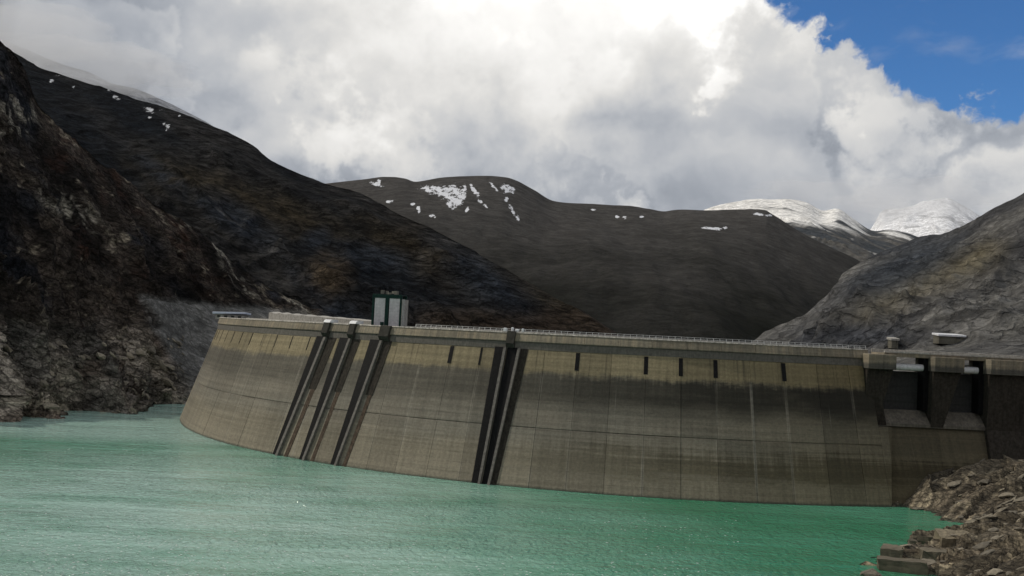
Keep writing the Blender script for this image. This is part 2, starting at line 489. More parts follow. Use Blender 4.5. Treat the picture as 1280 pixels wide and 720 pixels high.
wb = t.noise(t.mapping(pos, (1.0, 0.7, 1), rot=(0, 0, -0.4)), 0.22, 3, 0.5)
h = t.math('ADD', t.math('MULTIPLY', wa, 0.75), t.math('MULTIPLY', wb, 0.7))
lane = t.noise(t.mapping(pos, (0.010, 0.045, 1), (5, 2, 0), rot=(0, 0, .12)), 1.0, 4, 0.55)
h = t.math('MULTIPLY', h, t.step(lane, 0.36, 0.60, 0.45, 1.2))
bump(t, p, h, 1.0, 1.0)
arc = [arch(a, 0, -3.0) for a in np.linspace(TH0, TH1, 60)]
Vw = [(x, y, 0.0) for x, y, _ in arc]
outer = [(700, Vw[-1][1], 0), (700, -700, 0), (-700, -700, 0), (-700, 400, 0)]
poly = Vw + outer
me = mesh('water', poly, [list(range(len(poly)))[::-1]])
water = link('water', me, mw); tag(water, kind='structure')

fr = np.random.RandomState(11)
Vf, Ff = [], []
while len(Ff) < 7500:
    px, py = fr.uniform(-30, 1010), 560 + 180 * fr.uniform(0, 1) ** 1.0
    q = on_z(px, py)
    dd = math.hypot(q[0] - CX, q[1] - CY)
    if dd < RAD + BAT + 1.5: continue
    den = 0.5 + 1.3 * float(perlin(np.array([q[0] / 38, q[1] / 26, 0.3])))
    if px > 800: den -= (px - 800) / 190
    if px < 550: den += .25
    if fr.uniform() > den: continue
    sx, sy, a = fr.uniform(.07, .26), fr.uniform(.08, .18), fr.uniform(-.5, .7)
    i0 = len(Vf)
    for k in range(5):
        t_ = k * 2 * math.pi / 5 + fr.uniform(-.3, .3)
        x_, y_ = math.cos(t_) * sx, math.sin(t_) * sy
        Vf.append((q[0] + x_ * math.cos(a) - y_ * math.sin(a), q[1] + x_ * math.sin(a) + y_ * math.cos(a), 0.03))
    Vf.append((q[0], q[1], 0.035))
    for k in range(5): Ff.append((i0 + k, i0 + (k + 1) % 5, i0 + 5))
fo = link('glint_flecks', mesh('glint_flecks', Vf, Ff), simple('painted_glint', (0.62, 0.70, 0.66), .5, var=.1)); tag(fo, kind='stuff')  # pale flecks laid on the water in place of sun glints

# ------------------------------------------------------------------ terrain builder
def curve(pts, n, u=None):
    """Catmull-Rom through points, n samples"""
    P = np.array(pts, float)
    Q = np.vstack([2 * P[0] - P[1], P, 2 * P[-1] - P[-2]])
    if u is None: u = np.linspace(0, len(P) - 1 - 1e-9, n)
    i = u.astype(int); f = (u - i)[:, None]
    a, b, c, d = Q[i], Q[i + 1], Q[i + 2], Q[i + 3]
    return 0.5 * ((2 * b) + (-a + c) * f + (2 * a - 5 * b + 4 * c - d) * f ** 2 + (-a + 3 * b - 3 * c + d) * f ** 3)
def even_u(pts, n):
    u = np.linspace(0, len(pts) - 1 - 1e-9, n * 4)
    q = curve(pts, n, u)
    L = np.concatenate([[0], np.cumsum(np.linalg.norm(np.diff(q, axis=0), axis=1))])
    return np.clip(np.interp(np.linspace(0, L[-1], n), L, u), 0, len(pts) - 1 - 1e-9)
def hillside(name, ridge, foot, nu, nv, mat, disp, tint, power=1.0, back=0.9, nback=14, smooth=False, even=None, kpow=2.5):
    """a hill with a near face from foot line to ridge line and a far face falling away behind"""
    uu = 0.5 * (even_u(ridge, nu) + even_u(foot, nu)) if even is None else even_u(ridge, nu)
    rg = curve(ridge, nu, uu); ft = curve(foot, nu, uu)
    v = np.linspace(0, 1, nv)
    G = ft[None] * (1 - v[:, None, None]) + rg[None] * v[:, None, None]
    # spurs and saddles of the crest die out down the slope
    w_ = max(3, nu // 9); ker = np.hanning(2 * w_ + 1); ker /= ker.sum()
    zsm = np.convolve(np.pad(rg[:, 2], w_, mode='edge'), ker, mode='valid')
    kz = (v ** kpow)[:, None]
    zr = rg[None, :, 2] * kz + zsm[None] * (1 - kz)
    zz = ft[None, :, 2] + (zr - ft[None, :, 2]) * (v[:, None] ** power)
    G[..., 2] = zz
    hor = rg - ft; hor[:, 2] = 0
    hl = np.linalg.norm(hor, axis=1)[:, None]
    bk = []
    for k in range(1, nback + 1):
        q = k / nback
        B = rg + hor * back * q
        B[:, 2] = rg[:, 2] - (rg[:, 2] - ft[:, 2]) * q ** 1.25
        bk.append(B)
    G = np.concatenate([G, np.stack(bk)], 0)
    V = np.concatenate([v, 1 + np.linspace(1 / nback, 1, nback)])[:, None] * np.ones((1, nu))
    N = np.cross(np.gradient(G, axis=1), np.gradient(G, axis=0))
    N /= np.linalg.norm(N, axis=2)[..., None] + 1e-9
    N *= np.sign(N[..., 2:3] + 1e-9)
    D, nrm_k = disp(G, V)
    Nn = N * nrm_k; Nn[..., 2] += (1 - nrm_k)
    G = G + Nn * D[..., None]
    C = tint(G, V)
    at_d = {'tint': C}
    if isinstance(C, tuple):
        at_d = {'tint': C[0], 'snow': np.repeat(np.asarray(C[1])[..., None], 3, -1)}
    me = grid_mesh(name, G, smooth, at_d)
    o = link(name, me, mat)
    tag(o, kind='structure')
    return o, G
def lerp(a, b, k):
    a = np.asarray(a, float); b = np.asarray(b, float)
    return a + (b - a) * k[..., None]

M_rock = terrain_mat('broken_rock', 1.0, 1.0, 1.6, 0.5, 0.06)
M_far = terrain_mat('distant_slope', 0.16, 0.6, 4.0, 0.22, 0.0)
M_mid = terrain_mat('ridge_rock', 0.35, 1.0, 3.5, 0.45, 0.02)

def inpix(G):
    k = (G - CAMP) @ F_
    k = np.where(k < 1, 1, k)
    q = G - CAMP
    return 640 + FPX * (q @ R_) / k, 360 - FPX * (q @ U_) / k
def pblob(X, Y, x, y, rx, ry, ang=0.0):
    a = math.radians(ang)
    dx, dy = X - x, Y - y
    u = dx * math.cos(a) + dy * math.sin(a); v = -dx * math.sin(a) + dy * math.cos(a)
    return np.clip(1.4 - np.sqrt((u / rx) ** 2 + (v / ry) ** 2), 0, 1)

# ---- left rock face above the reservoir
STR = (1.0, -0.4, -0.95)           # the strata dip to the right
def disp_left(G, V):
    A = aniso(G, STR, 0.22)
    e = np.clip(1.15 - V, 0.12, 1) * np.clip(V * 8 + 0.3, 0, 1)
    scree = screemask(G, V)
    d = (ridged(A / 34, 6, 0.55) - 0.4) * 22 + (ridged(aniso(G, STR, .5) / 12 + 5, 5, 0.6) - 0.4) * 10 + (ridged(G / 5 + 1, 3, 0.6) - .4) * 2.6 + fbm(G / 60, 3) * 14
    # blocky ledges
    led = np.abs(((G[..., 2] * 0.8 + G[..., 0] * 0.75 + fbm(G / 18, 3) * 9) / 6.0) % 1 - 0.5) * 2
    d = d + (led ** 2 - .4) * 2.2
    return d * e * (1 - 0.9 * scree) + fbm(G / 3.0, 3) * (0.8 - .5 * scree), 0.75
def screemask(G, V):
    X, Y = inpix(G)
    line = 166 + (Y - 366) * 0.42
    n = fbm(G / 14, 3) * 22
    return sstep(X + n, line, line + 22) * sstep(Y + n * .3, 362 + (X - 150) * 0.10, 372 + (X - 150) * 0.10) * sstep(X, 420, 330)
def tint_left(G, V):
    X, Y = inpix(G)
    n1 = fbm(aniso(G, STR, 0.3) / 16, 5) * 1.2
    n2 = fbm(G / 9 + 9, 4); n3 = fbm(G / 40 + 3, 3)
    c = lerp((0.018, 0.015, 0.013), (0.075, 0.060, 0.048), sstep(n1, -.3, .4))
    c = lerp(c, (0.060, 0.028, 0.018), sstep(n3, .05, .35) * sstep(n2, -.2, .3) * 0.9)
    c = lerp(c, (0.022, 0.026, 0.034), sstep(-n3, .05, .35) * 0.7)
    pale = sstep(n1 * .55 + n2 * .9 + fbm(G / 3.5, 3) * .8, .42, .55)
    c = lerp(c, (0.27, 0.23, 0.17), pale * 0.75)
    for b in ((90, 262, 42, 16, 32), (225, 268, 20, 8, 45), (275, 310, 26, 8, 42), (20, 150, 24, 30, 60), (300, 350, 30, 8, 45), (370, 378, 20, 8, 40)):
        c = lerp(c, (0.34, 0.31, 0.25), pblob(X, Y, *b) * sstep(n2 + n1 * .4 + fbm(aniso(G, STR, .3) / 4, 4) * 1.3, .05, .35) * .95)
    # drawdown zone, washed by the lake
    wz = G[..., 2] + n3 * 14 + n2 * 4
    wash = sstep(wz, 34, 16)
    g = lerp((0.15, 0.135, 0.118), (0.40, 0.35, 0.285), sstep(n1 + .4 * n2, -.3, .4))
    g = lerp(g, (0.19, 0.115, 0.078), sstep(n3, .05, .3) * .5)
    c = lerp(c, g, wash)
    for b in ((188, 445, 22, 12, 42), (205, 490, 18, 10, 40), (60, 500, 60, 14, 10)):
        c = lerp(c, (0.36, 0.32, 0.24), pblob(X, Y, *b) * sstep(n2, -.2, .25))
    s = screemask(G, V)
    gs = lerp((0.135, 0.132, 0.122), (0.20, 0.195, 0.18), sstep(n2, -.3, .3))
    c = lerp(c, gs, s)
    return np.concatenate([c, (1 - .5 * s)[..., None]], -1)
lr_ridge = [(-520, 330, 330), (-400, 400, 250), tuple(at(-90, -40, 430)), tuple(at(0, 46, 425)), tuple(at(30, 78, 432)), tuple(at(60, 138, 440)), tuple(at(110, 185, 450)), tuple(at(160, 226, 460)),
            tuple(at(210, 262, 470)), tuple(at(265, 303, 480)), tuple(at(310, 338, 490)), tuple(at(370, 374, 500)), tuple(at(440, 404, 505)), tuple(at(520, 440, 510))]
def sh(px, py, z=-4):
    q = on_z(px, py, 0.0); return (q[0], q[1], z)
lr_foot = [(-420, -60, -6), (-300, 120, -6), sh(-120, 538), sh(0, 529), sh(35, 528), sh(75, 527), sh(120, 522), sh(165, 520),
           sh(195, 514), (-124, 378, -4), (-108, 396, 0), (-92, 406, 2), (-60, 415, -14), (-10, 430, -30)]
lrk, G1 = hillside('left_rock_slope', lr_ridge, lr_foot, 620, 470, M_rock, disp_left, tint_left, power=1.0, back=1.2, nback=12)

# ---- long ridge behind, falling to the right
def disp_ridge(G, V):
    A = aniso(G, (1.0, -0.7, -0.75), 0.22)
    e = np.clip(1.12 - V, 0.07, 1)
    d = (ridged(A / 130, 6, 0.5) - .4) * 62 + (ridged(G / 45 + 2, 5, .55) - .4) * 15 + fbm(G / 12, 3) * 2.5
    return d * e, 0.6
def tint_ridge(G, V):
    X, Y = inpix(G)
    n1 = fbm(aniso(G, (1, -.7, -.75), .25) / 60, 5); n2 = fbm(G / 28 + 4, 4); n3 = fbm(G / 190 + 8, 3)
    c = lerp((0.009, 0.011, 0.014), (0.026, 0.025, 0.024), sstep(n1, -.3, .4))
    # brown grass belt
    d1 = Y - (205 + (X - 150) * 0.30)
    belt = np.exp(-((d1 - 10 * n2 * 2) / 26) ** 2) * sstep(X, 110, 230)
    c = lerp(c, (0.040, 0.032, 0.020), belt * sstep(n1, -.5, .2) * .9)
    low = sstep(Y, 375, 400) * sstep(X, 480, 560)
    c = lerp(c, (0.038, 0.028, 0.020), low * .8)
    # slate-blue outcrops
    for b in ((225, 235, 80, 12, 36), (300, 275, 60, 20, 38), (395, 300, 14, 20, 50), (420, 385, 70, 16, 40), (600, 345, 70, 26, 35), (470, 320, 55, 16, 10)):
        c = lerp(c, (0.023, 0.028, 0.036), pblob(X, Y, *b) * sstep(n2 + .3, -.3, .3) * .85)
    pale = sstep(n1 + n2, .45, .75)
    c = lerp(c, (0.10, 0.095, 0.09), pale * .4)
    c = lerp(c, (0.065, 0.05, 0.034), pblob(X, Y, 410, 345, 30, 30, 40) * sstep(n2, -.3, .2))
    # snow on the top and in small pockets
    top = 68 + (X - 30) * 0.365
    sn = sstep(top + 14 - Y + n2 * 14, 0, 7) * sstep(X, 235, 190) * sstep(n2 + n1, 0.0, 0.25) * .35
    for b in ((50, 80, 7, 3, 10), (92, 108, 4, 2.5, 0), (65, 101, 4, 2, 0), (145, 122, 5, 3, 20), (187, 138, 8, 3.5, 15), (187, 147, 3, 2, 0), (204, 155, 4, 2, 10), (208, 159, 4.5, 6, 10), (224, 145, 3, 1.5, 0), (135, 110, 5, 3, 60)):
        sn = np.maximum(sn, pblob(X, Y, *b))
    return c, np.clip(sn, 0, .8)
rd_ridge = [tuple(at(-420, -60, 1150)), tuple(at(-150, 2, 1120)), tuple(at(-20, 50, 1100)), tuple(at(24, 67, 1090)), tuple(at(50, 81, 1080)), tuple(at(109, 100, 1070)), tuple(at(140, 109, 1060)), tuple(at(175, 122, 1050)), tuple(at(215, 134, 1035)), tuple(at(262, 152, 1020)), tuple(at(310, 174, 1000)), tuple(at(345, 200, 980)),
            tuple(at(400, 223, 960)), tuple(at(450, 238, 940)), tuple(at(500, 264, 915)), tuple(at(560, 292, 890)), tuple(at(620, 326, 860)), tuple(at(680, 362, 830)), tuple(at(735, 396, 800)), tuple(at(780, 425, 780)), tuple(at(860, 480, 760))]
fx = [(-500, 480), (-400, 490), (-350, 497), (-330, 500), (-310, 503), (-290, 506), (-270, 510), (-255, 512), (-240, 515), (-220, 520), (-200, 525), (-170, 530), (-140, 535), (-110, 540), (-80, 550), (-45, 560), (-10, 570), (30, 580), (70, 590), (100, 600), (140, 620)]
rd_foot = [(x, y, -45) for x, y in fx]
rdg, G2 = hillside('long_dark_ridge', rd_ridge, rd_foot, 640, 300, M_mid, disp_ridge, tint_ridge, power=0.95, back=0.9)

def tint_mist(G, V):
    return lerp((0.16, 0.165, 0.175), (0.36, 0.37, 0.39), sstep(fbm(G / 60, 4), -.3, .3))
mist_ridge = [tuple(at(x, y, 2300)) for x, y in ((-300, -60), (-150, -6), (-20, 42), (32, 61), (77, 80), (112, 91), (140, 104), (170, 111), (200, 124), (222, 134), (270, 160), (340, 210), (450, 290))]
mist_foot = [((x - 640) / FPX * 1500, 1500, 20) for x in (-300, -150, -20, 32, 77, 112, 140, 170, 200, 222, 270, 340, 450)]
hillside('snow_dusted_far_ridge', mist_ridge, mist_foot, 160, 40, M_far, lambda G, V: (fbm(G / 120, 4) * 25 * np.clip(1.1 - V, .08, 1), .4), tint_mist, back=0.6, smooth=True)

# ---- central mountain across the valley
def disp_cen(G, V):
    e = np.clip(1.1 - V, 0.05, .6) * np.clip(V * 5, 0, 1)
    g = G.copy(); g[..., 1] *= 0.35; g[..., 2] *= .5
    d = fbm(g / 420, 5) * 150 + fbm(G / 110, 4) * 12
    return d * e, 0.3
SNOWC = ((470, 230, 9, 2.5, 15), (473, 229, 2.5, 6, 0), (487, 252, 5, 3, 0), (516, 255, 3, 2, 0), (523, 262, 2.5, 6, -10), (541, 270, 5, 3, 10),
         (545, 238, 22, 6, 8), (562, 240, 18, 10, 0), (570, 248, 11, 11, 0), (566, 254, 9, 8, 0), (581, 240, 3, 10, 5),
         (592, 237, 3, 9, -30), (597, 244, 3, 5, 0), (603, 254, 11, 2.2, 38), (584, 262, 5, 2.2, -50), (617, 233, 8, 2.0, 45), (634, 236, 9, 6, 20), (640, 239, 5, 5, 0),
         (633, 249, 3, 4, 0), (640, 262, 11, 2.4, 62), (647, 272, 5, 2.4, 75), (771, 271, 3, 2, 0), (781, 272, 3, 2, 0), (802, 271, 3, 1.5, 0), (884, 285, 10, 1.6, 0), (896, 286, 8, 2.2, 0), (905, 285, 5, 1.8, -10), (948, 268, 8, 1.8, 5), (961, 269, 5, 2, 0), (742, 262, 4, 1.4, 0))
def tint_cen(G, V):
    X, Y = inpix(G)
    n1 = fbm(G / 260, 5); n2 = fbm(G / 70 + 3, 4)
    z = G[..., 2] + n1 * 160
    c = lerp((0.006, 0.007, 0.005), (0.074, 0.070, 0.066), sstep(z, -90, 440))  # slope colour darkens towards the foot, standing in for cloud shadow
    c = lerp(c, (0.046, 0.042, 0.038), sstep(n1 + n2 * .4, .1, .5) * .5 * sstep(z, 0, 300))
    sn = 0
    for b in SNOWC:
        sn = np.maximum(sn, pblob(X, Y, *b))
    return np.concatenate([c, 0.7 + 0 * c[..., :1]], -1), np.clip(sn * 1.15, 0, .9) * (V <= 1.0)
DC = 2600
cen_px = [(100, 330), (250, 270), (340, 240), (425, 228), (450, 224), (480, 220.5), (505, 223), (522, 227.5), (555, 223), (590, 221.5), (625, 223), (645, 228), (668, 240), (692, 253), (735, 256), (785, 258), (812, 262.5), (830, 266),
          (850, 263), (900, 262.5), (950, 262), (965, 267), (1000, 289), (1040, 310), (1070, 325), (1120, 360), (1200, 420), (1300, 480)]
cen_ridge = [tuple(at(x, y, DC + 60 * math.sin(x * .01))) for x, y in cen_px]
cen_foot = [((x - 640) / FPX * 1150 + 0, 1150 + 120 * math.sin(x * .006), -90) for x, y in cen_px]
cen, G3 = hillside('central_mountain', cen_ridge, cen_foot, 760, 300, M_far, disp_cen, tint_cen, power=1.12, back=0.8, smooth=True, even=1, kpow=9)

# ---- snow mountain and cloud-wrapped summits far behind
def disp_snow(G, V):
    e = np.clip(1.05 - V, 0.05, 1)
    A = aniso(G, (1, -.5, -.5), .35)
    d = (ridged(A / 420, 6, .5) - .4) * 260 + fbm(G / 120, 4) * 30
    return d * e, 0.5
def tint_snow(G, V):
    X, Y = inpix(G)
    n1 = fbm(G / 350, 5); n2 = fbm(aniso(G, (1, -.4, -.6), .2) / 90, 5)
    base = lerp((0.06, 0.066, 0.072), (0.13, 0.12, 0.105), sstep(n2, -.2, .35))
    edge = 283 + (X - 1020) * 0.10
    s = sstep(edge - Y + n2 * 26 + n1 * 10, -4, 6)
    s = np.maximum(s, sstep(n2 + n1, .30, .48) * .9 * sstep(Y, 330, 305))
    s = s * (1 - sstep(-n2, .16, .34) * .75)
    return lerp(base, (0.85, 0.83, 0.79), s * (1 - .3 * sstep(fbm(aniso(G, (1, -.5, -.55), .15) / 60, 4), 0, .4)))
sn_px = [(820, 300), (880, 262), (930, 250), (965, 249), (985, 248), (1008, 252), (1028, 262), (1048, 260), (1066, 272), (1090, 287), (1112, 286), (1135, 291), (1160, 300), (1230, 315), (1330, 330)]
sn_ridge = [tuple(at(x, y, 6200)) for x, y in sn_px]
sn_foot = [((x - 640) / FPX * 3300, 3300, -50) for x, y in sn_px]
snw, G4 = hillside('snow_covered_mountain', sn_ridge, sn_foot, 420, 220, M_far, disp_snow, tint_snow, power=1.0, back=0.6, smooth=True)
def disp_pk(G, V):
    e = np.clip(1.05 - V, 0.12, 1)
    return ((ridged(G / 520 + 2, 6, .55) - .4) * 260 + fbm(G / 150, 4) * 60) * e, 0.4
def tint_pk(G, V):
    n2 = fbm(aniso(G, (1, -.4, -.6), .3) / 200, 5)
    return lerp((0.82, 0.82, 0.83), (0.42, 0.42, 0.425), sstep(n2 + fbm(G / 60, 4) * .6, .0, .35) * .8)
pk_px = [(980, 330), (1040, 312), (1075, 300), (1090, 282), (1102, 264), (1116, 262), (1132, 258), (1150, 254), (1170, 248), (1186, 246), (1202, 254), (1222, 266), (1246, 280), (1300, 288), (1380, 300)]
pk_ridge = [tuple(at(x, y, 8200)) for x, y in pk_px]
pk_foot = [((x - 640) / FPX * 5600, 5600, 100) for x, y in pk_px]
pks, G5 = hillside('snow_summits_in_cloud', pk_ridge, pk_foot, 300, 120, M_far, disp_pk, tint_pk, power=1.0, back=0.5, smooth=True)

# ---- right hill behind the spillway
def disp_rh(G, V):
    e = np.clip(1.12 - V, 0.10, 1)
    A = aniso(G, (-1.0, 0.2, -0.62), 0.35)
    d = (ridged(A / 70 + 3, 6, .52) - .4) * 32 + (ridged(G / 24 + 8, 5, .55) - .4) * 9 + fbm(G / 7, 3) * 1.4
    return d * e * np.clip(V * 3, .15, 1), 0.6
def tint_rh(G, V):
    X, Y = inpix(G)
    n1 = fbm(aniso(G, (-1, .2, -.6), .35) / 36, 5); n2 = fbm(G / 15 + 4, 4); n3 = fbm(G / 90 + 8, 3)
    c = lerp((0.062, 0.062, 0.064), (0.165, 0.16, 0.15), sstep(n1, -.35, .4))
    d1 = Y - (375 - (X - 1100) * 0.42)
    belt = np.exp(-((d1 - 16 * n2) / 20) ** 2) * sstep(X, 1030, 1120) * sstep(X, 1280, 1220)
    c = lerp(c, (0.16, 0.135, 0.082), belt * .7)
    c = lerp(c, (0.052, 0.060, 0.072), pblob(X, Y, 1130, 335, 80, 30, -28) * .8)
    c = lerp(c, (0.15, 0.148, 0.145), pblob(X, Y, 1010, 385, 60, 18, -42) * .55)
    c = lerp(c, (0.06, 0.066, 0.080), pblob(X, Y, 1080, 420, 80, 14, 0) * .7)
    c = lerp(c, (0.20, 0.195, 0.18), sstep(n1 + n2, .38, .62) * .6)
    return np.concatenate([c * .92, (0.42 + .3 * sstep(n3, -.1, .3))[..., None]], -1)
rh_px = [(900, 455, 640), (945, 424, 650), (968, 411, 660), (1005, 390, 680), (1030, 368, 700), (1052, 344, 720), (1078, 324, 745), (1100, 314, 765), (1130, 303, 770), (1152, 298, 760), (1178, 294, 745), (1205, 283, 725), (1235, 264, 700), (1258, 254, 690), (1282, 240, 680), (1340, 205, 670), (1450, 150, 660), (1650, 120, 640)]
rh_ridge = [tuple(at(*q)) for q in rh_px]
rfx = [(60, 520, -40), (75, 480, -35), (85, 440, -25), (95, 400, -10), (105, 370, 5), (115, 345, 18), (125, 325, 26), (135, 312, 30), (145, 305, 32), (155, 300, 33), (165, 296, 33), (178, 292, 33), (192, 288, 33), (205, 285, 33), (220, 282, 33), (260, 275, 33), (330, 265, 34), (450, 240, 36)]
rhl, G6 = hillside('right_rock_hill', rh_ridge, rfx, 560, 330, M_mid, disp_rh, tint_rh, power=1.0, back=0.9)

# ---- right bank: bare rock shore between the spillway and the viewer
def tps(ctrl, X, Y):
    C = np.array(ctrl, float); n = len(C)
    def U(r2): return np.where(r2 > 0, r2 * np.log(r2 + 1e-12), 0)
    K = U(((C[:, None, :2] - C[None, :, :2]) ** 2).sum(-1)) + np.eye(n) * 40
    Pm = np.hstack([np.ones((n, 1)), C[:, :2]])
    A = np.zeros((n + 3, n + 3)); A[:n, :n] = K; A[:n, n:] = Pm; A[n:, :n] = Pm.T
    sol = np.linalg.solve(A, np.concatenate([C[:, 2], [0, 0, 0]]))
    r = sol[n] + sol[n + 1] * X + sol[n + 2] * Y
    for i in range(n): r = r + sol[i] * U((X - C[i, 0]) ** 2 + (Y - C[i, 1]) ** 2)
    return r
ctrl = []
for px, py in ((1122, 629), (1140, 636), (1165, 645), (1188, 652), (1204, 657), (1188, 663), (1160, 672), (1128, 688), (1102, 704), (1078, 724), (1040, 760), (980, 820)):
    q = on_z(px, py); ctrl.append((q[0], q[1], 0.0))
for px, py, d in ((1150, 606, 226.5), (1180, 590, 228), (1212, 576, 229.5), (1245, 574, 227), (1283, 572, 225), (1340, 560, 238), (1450, 520, 240),
                  (1240, 640, 196), (1280, 640, 190), (1230, 690, 165), (1280, 720, 132), (1180, 715, 152), (1260, 600, 216), (1300, 680, 150)):
    q = at(px, py, d); ctrl.append(tuple(q))
ctrl += [(60, 175, -7), (70, 200, -7), (60, 220, -7), (55, 150, -8), (40, 120, -8), (20, 90, -8), (0, 60, -5), (-10, 35, 2), (-30, 10, 8), (30, 45, 6), (55, 80, 1.5), (60, 30, 20), (0, 2, 33.9), (3, -8, 34), (60, -20, 38), (110, 60, 22), (130, 120, 16),
         (160, 180, 22), (200, 230, 34), (-60, -40, 20), (-100, -60, -5), (260, 100, 45), (120, -60, 45), (0, -80, 40), (260, -80, 60), (260, 250, 50), (-40, 40, -6), (-60, 10, -5)]
xs = np.concatenate([np.linspace(-110, 66, 60)[:-1], np.linspace(66, 142, 300)[:-1], np.linspace(142, 280, 50)])
ys = np.concatenate([np.linspace(-90, 100, 60)[:-1], np.linspace(100, 240, 460)])
XX, YY = np.meshgrid(xs, ys)
ZZ = tps(ctrl, XX, YY)
Gb = np.stack([XX, YY, ZZ], -1)
AB = aniso(Gb, (1.0, 0.35, 0.45), 0.22)
lim = sstep(np.hypot(XX, YY), 14, 30)
wall_d = sstep(YY, 231, 222)
strat = (Gb[..., 2] * .9 - Gb[..., 0] * .34 - Gb[..., 1] * .16 + fbm(AB / 7, 4) * 2.4) / 2.3
fs = strat % 1
rough = (ridged(AB / 12, 5, .55) - .42) * 3.6 + (fs ** 4 - .2) * 1.9 + (ridged(AB / 3.6 + 7, 4, .55) - .42) * 1.1 + fbm(Gb / 1.4, 3) * 0.22
Gb[..., 2] += rough * lim * (0.35 + .65 * wall_d)
for px, py, d, rr, dz in ((1160, 688, 178, 4.5, 1.6), (1120, 704, 163, 4, 1.6), (1172, 708, 164, 4, 1.5), (1132, 722, 155, 5, 1.8), (1198, 692, 172, 4, 1.0)):
    q = at(px, py, d)
    Gb[..., 2] -= dz * np.exp(-((XX - q[0]) ** 2 + (YY - q[1]) ** 2) / rr ** 2)
XP, YP = inpix(Gb)
b1 = fbm(AB / 7, 5); b2 = fbm(Gb / 2.2, 4); b3 = fbm(Gb / 25 + 3, 3)
cb_ = lerp((0.045, 0.037, 0.027), (0.17, 0.14, 0.098), sstep(b1, -.35, .35))
cb_ = lerp(cb_, (0.27, 0.185, 0.10), sstep(b3, 0, .3) * .5)
cb_ = lerp(cb_, (0.085, 0.072, 0.050), sstep(-b3, 0.05, .3) * .6)
cb_ = lerp(cb_, (0.38, 0.32, 0.22), sstep(b2 + b1 * .5, .25, .42) * .8)
cb_ = cb_ * (0.7 + 0.5 * sstep(fs, 0.05, .5))[..., None]
cb_ = lerp(cb_, (0.06, 0.062, 0.045), sstep(Gb[..., 2], 0.7, 0.1) * .8)
bank = link('right_bank', grid_mesh('right_bank', Gb, False, {'tint': cb_}), M_bank if 'M_bank' in globals() else terrain_mat('shore_rock', 2.2, 1.0, 0.5, 0.4, 0.3))
tag(bank, kind='structure')

# a valley floor far below, under every mountain foot
me = mesh('valley_floor', [(-9000, -3000, -120), (9000, -3000, -120), (9000, 14000, -120), (-9000, 14000, -120)], [(0, 1, 2, 3)])
vf = link('valley_floor', me, simple('valley_ground', (0.06, 0.055, 0.045), 0.95, scale=0.01)); tag(vf, kind='structure')

def ground_z(G, x, y):
    d = (G[..., 0] - x) ** 2 + (G[..., 1] - y) ** 2
    i = np.unravel_index(np.argmin(d), d.shape)
    return float(G[i][2])

# ------------------------------------------------------------------ loose rocks lying on both banks (parts of the ground)
def rock_mesh(seed, flat=0.7):
    rs = random.Random(seed)
    bm = bmesh.new()
    bmesh.ops.create_icosphere(bm, subdivisions=1, radius=1.0)
    for v in bm.verts:
        v.co *= rs.uniform(0.72, 1.2)
        v.co.z *= flat; v.co.x *= 1.25
    # cut a few flat cleavage faces
    for _ in range(3):
        n = Vector((rs.uniform(-1, 1), rs.uniform(-1, 1), rs.uniform(-.3, 1))).normalized()
        for v in bm.verts:
            k = v.co.dot(n) - 0.62
            if k > 0: v.co -= n * k
    me = bpy.data.meshes.new('rock'); bm.to_mesh(me); bm.free()
    return me
def rock_material():
    m, t, p = material('loose_rock')
    pos = t.new('ShaderNodeNewGeometry').outputs['Position']
    r = t.new('ShaderNodeObjectInfo').outputs['Random']
    n = t.noise(pos, 1.6, 6, 0.65)
    c = t.mix(r, (0.12, 0.105, 0.08), (0.30, 0.26, 0.19))
    t.put(p.inputs['Base Color'], t.mix(1.0, c, t.gray(t.step(n, .25, .75, .55, 1.35)), 'MULTIPLY'))
    p.inputs['Roughness'].default_value = 0.9
    bump(t, p, t.noise(pos, 3.0, 6, .65), 0.8, 0.4)
    return m
M_loose = rock_material()
rocks = [rock_mesh(i, random.uniform(.5, .9)) for i in range(9)]
for me in rocks: me.materials.append(M_loose)
rs = random.Random(21)
cnt = 0
mask = (XP > 1085) & (XP < 1300) & (YP > 570) & (YP < 740) & (Gb[..., 2] > -0.3) & (YY < 233) & (YY > 105)
cand = np.argwhere(mask)
for i in rs.sample(range(len(cand)), 150):
    v = Gb[tuple(cand[i])]
    s = rs.choice((0.45, 0.55, 0.7, 0.9, 1.1, 1.5)) * (0.9 if v[1] < 190 else 1.0)
    o = bpy.data.objects.new('rock', rocks[rs.randrange(9)])
    COL.objects.link(o)
    o.location = (v[0], v[1], v[2] + s * .15)
    o.scale = (s * rs.uniform(1.1, 2.0), s * rs.uniform(.9, 1.3), s * rs.uniform(.4, .75))
    o.rotation_euler = (rs.uniform(-.3, .3), rs.uniform(-.6, -.1), rs.uniform(-.5, .5))
    o.parent = bank
XP1, YP1 = inpix(G1)
sel = (XP1 > -10) & (XP1 < 235) & (G1[..., 2] > -1) & (G1[..., 2] < 26) & (G1[..., 1] < 420)
cand = np.argwhere(sel[:470])
for i in rs.sample(range(len(cand)), 150):
    v = G1[tuple(cand[i])]
    s = rs.choice((0.6, 0.8, 1.1, 1.5, 2.2))
    o = bpy.data.objects.new('rock', rocks[rs.randrange(9)])
    COL.objects.link(o)
    o.location = (v[0], v[1], v[2])
    o.scale = (s * rs.uniform(.8, 1.5), s, s * rs.uniform(.6, 1.0))
    o.rotation_euler = (rs.uniform(-.4, .4), rs.uniform(0.2, .9), rs.uniform(-.5, .5))
    o.parent = lrk

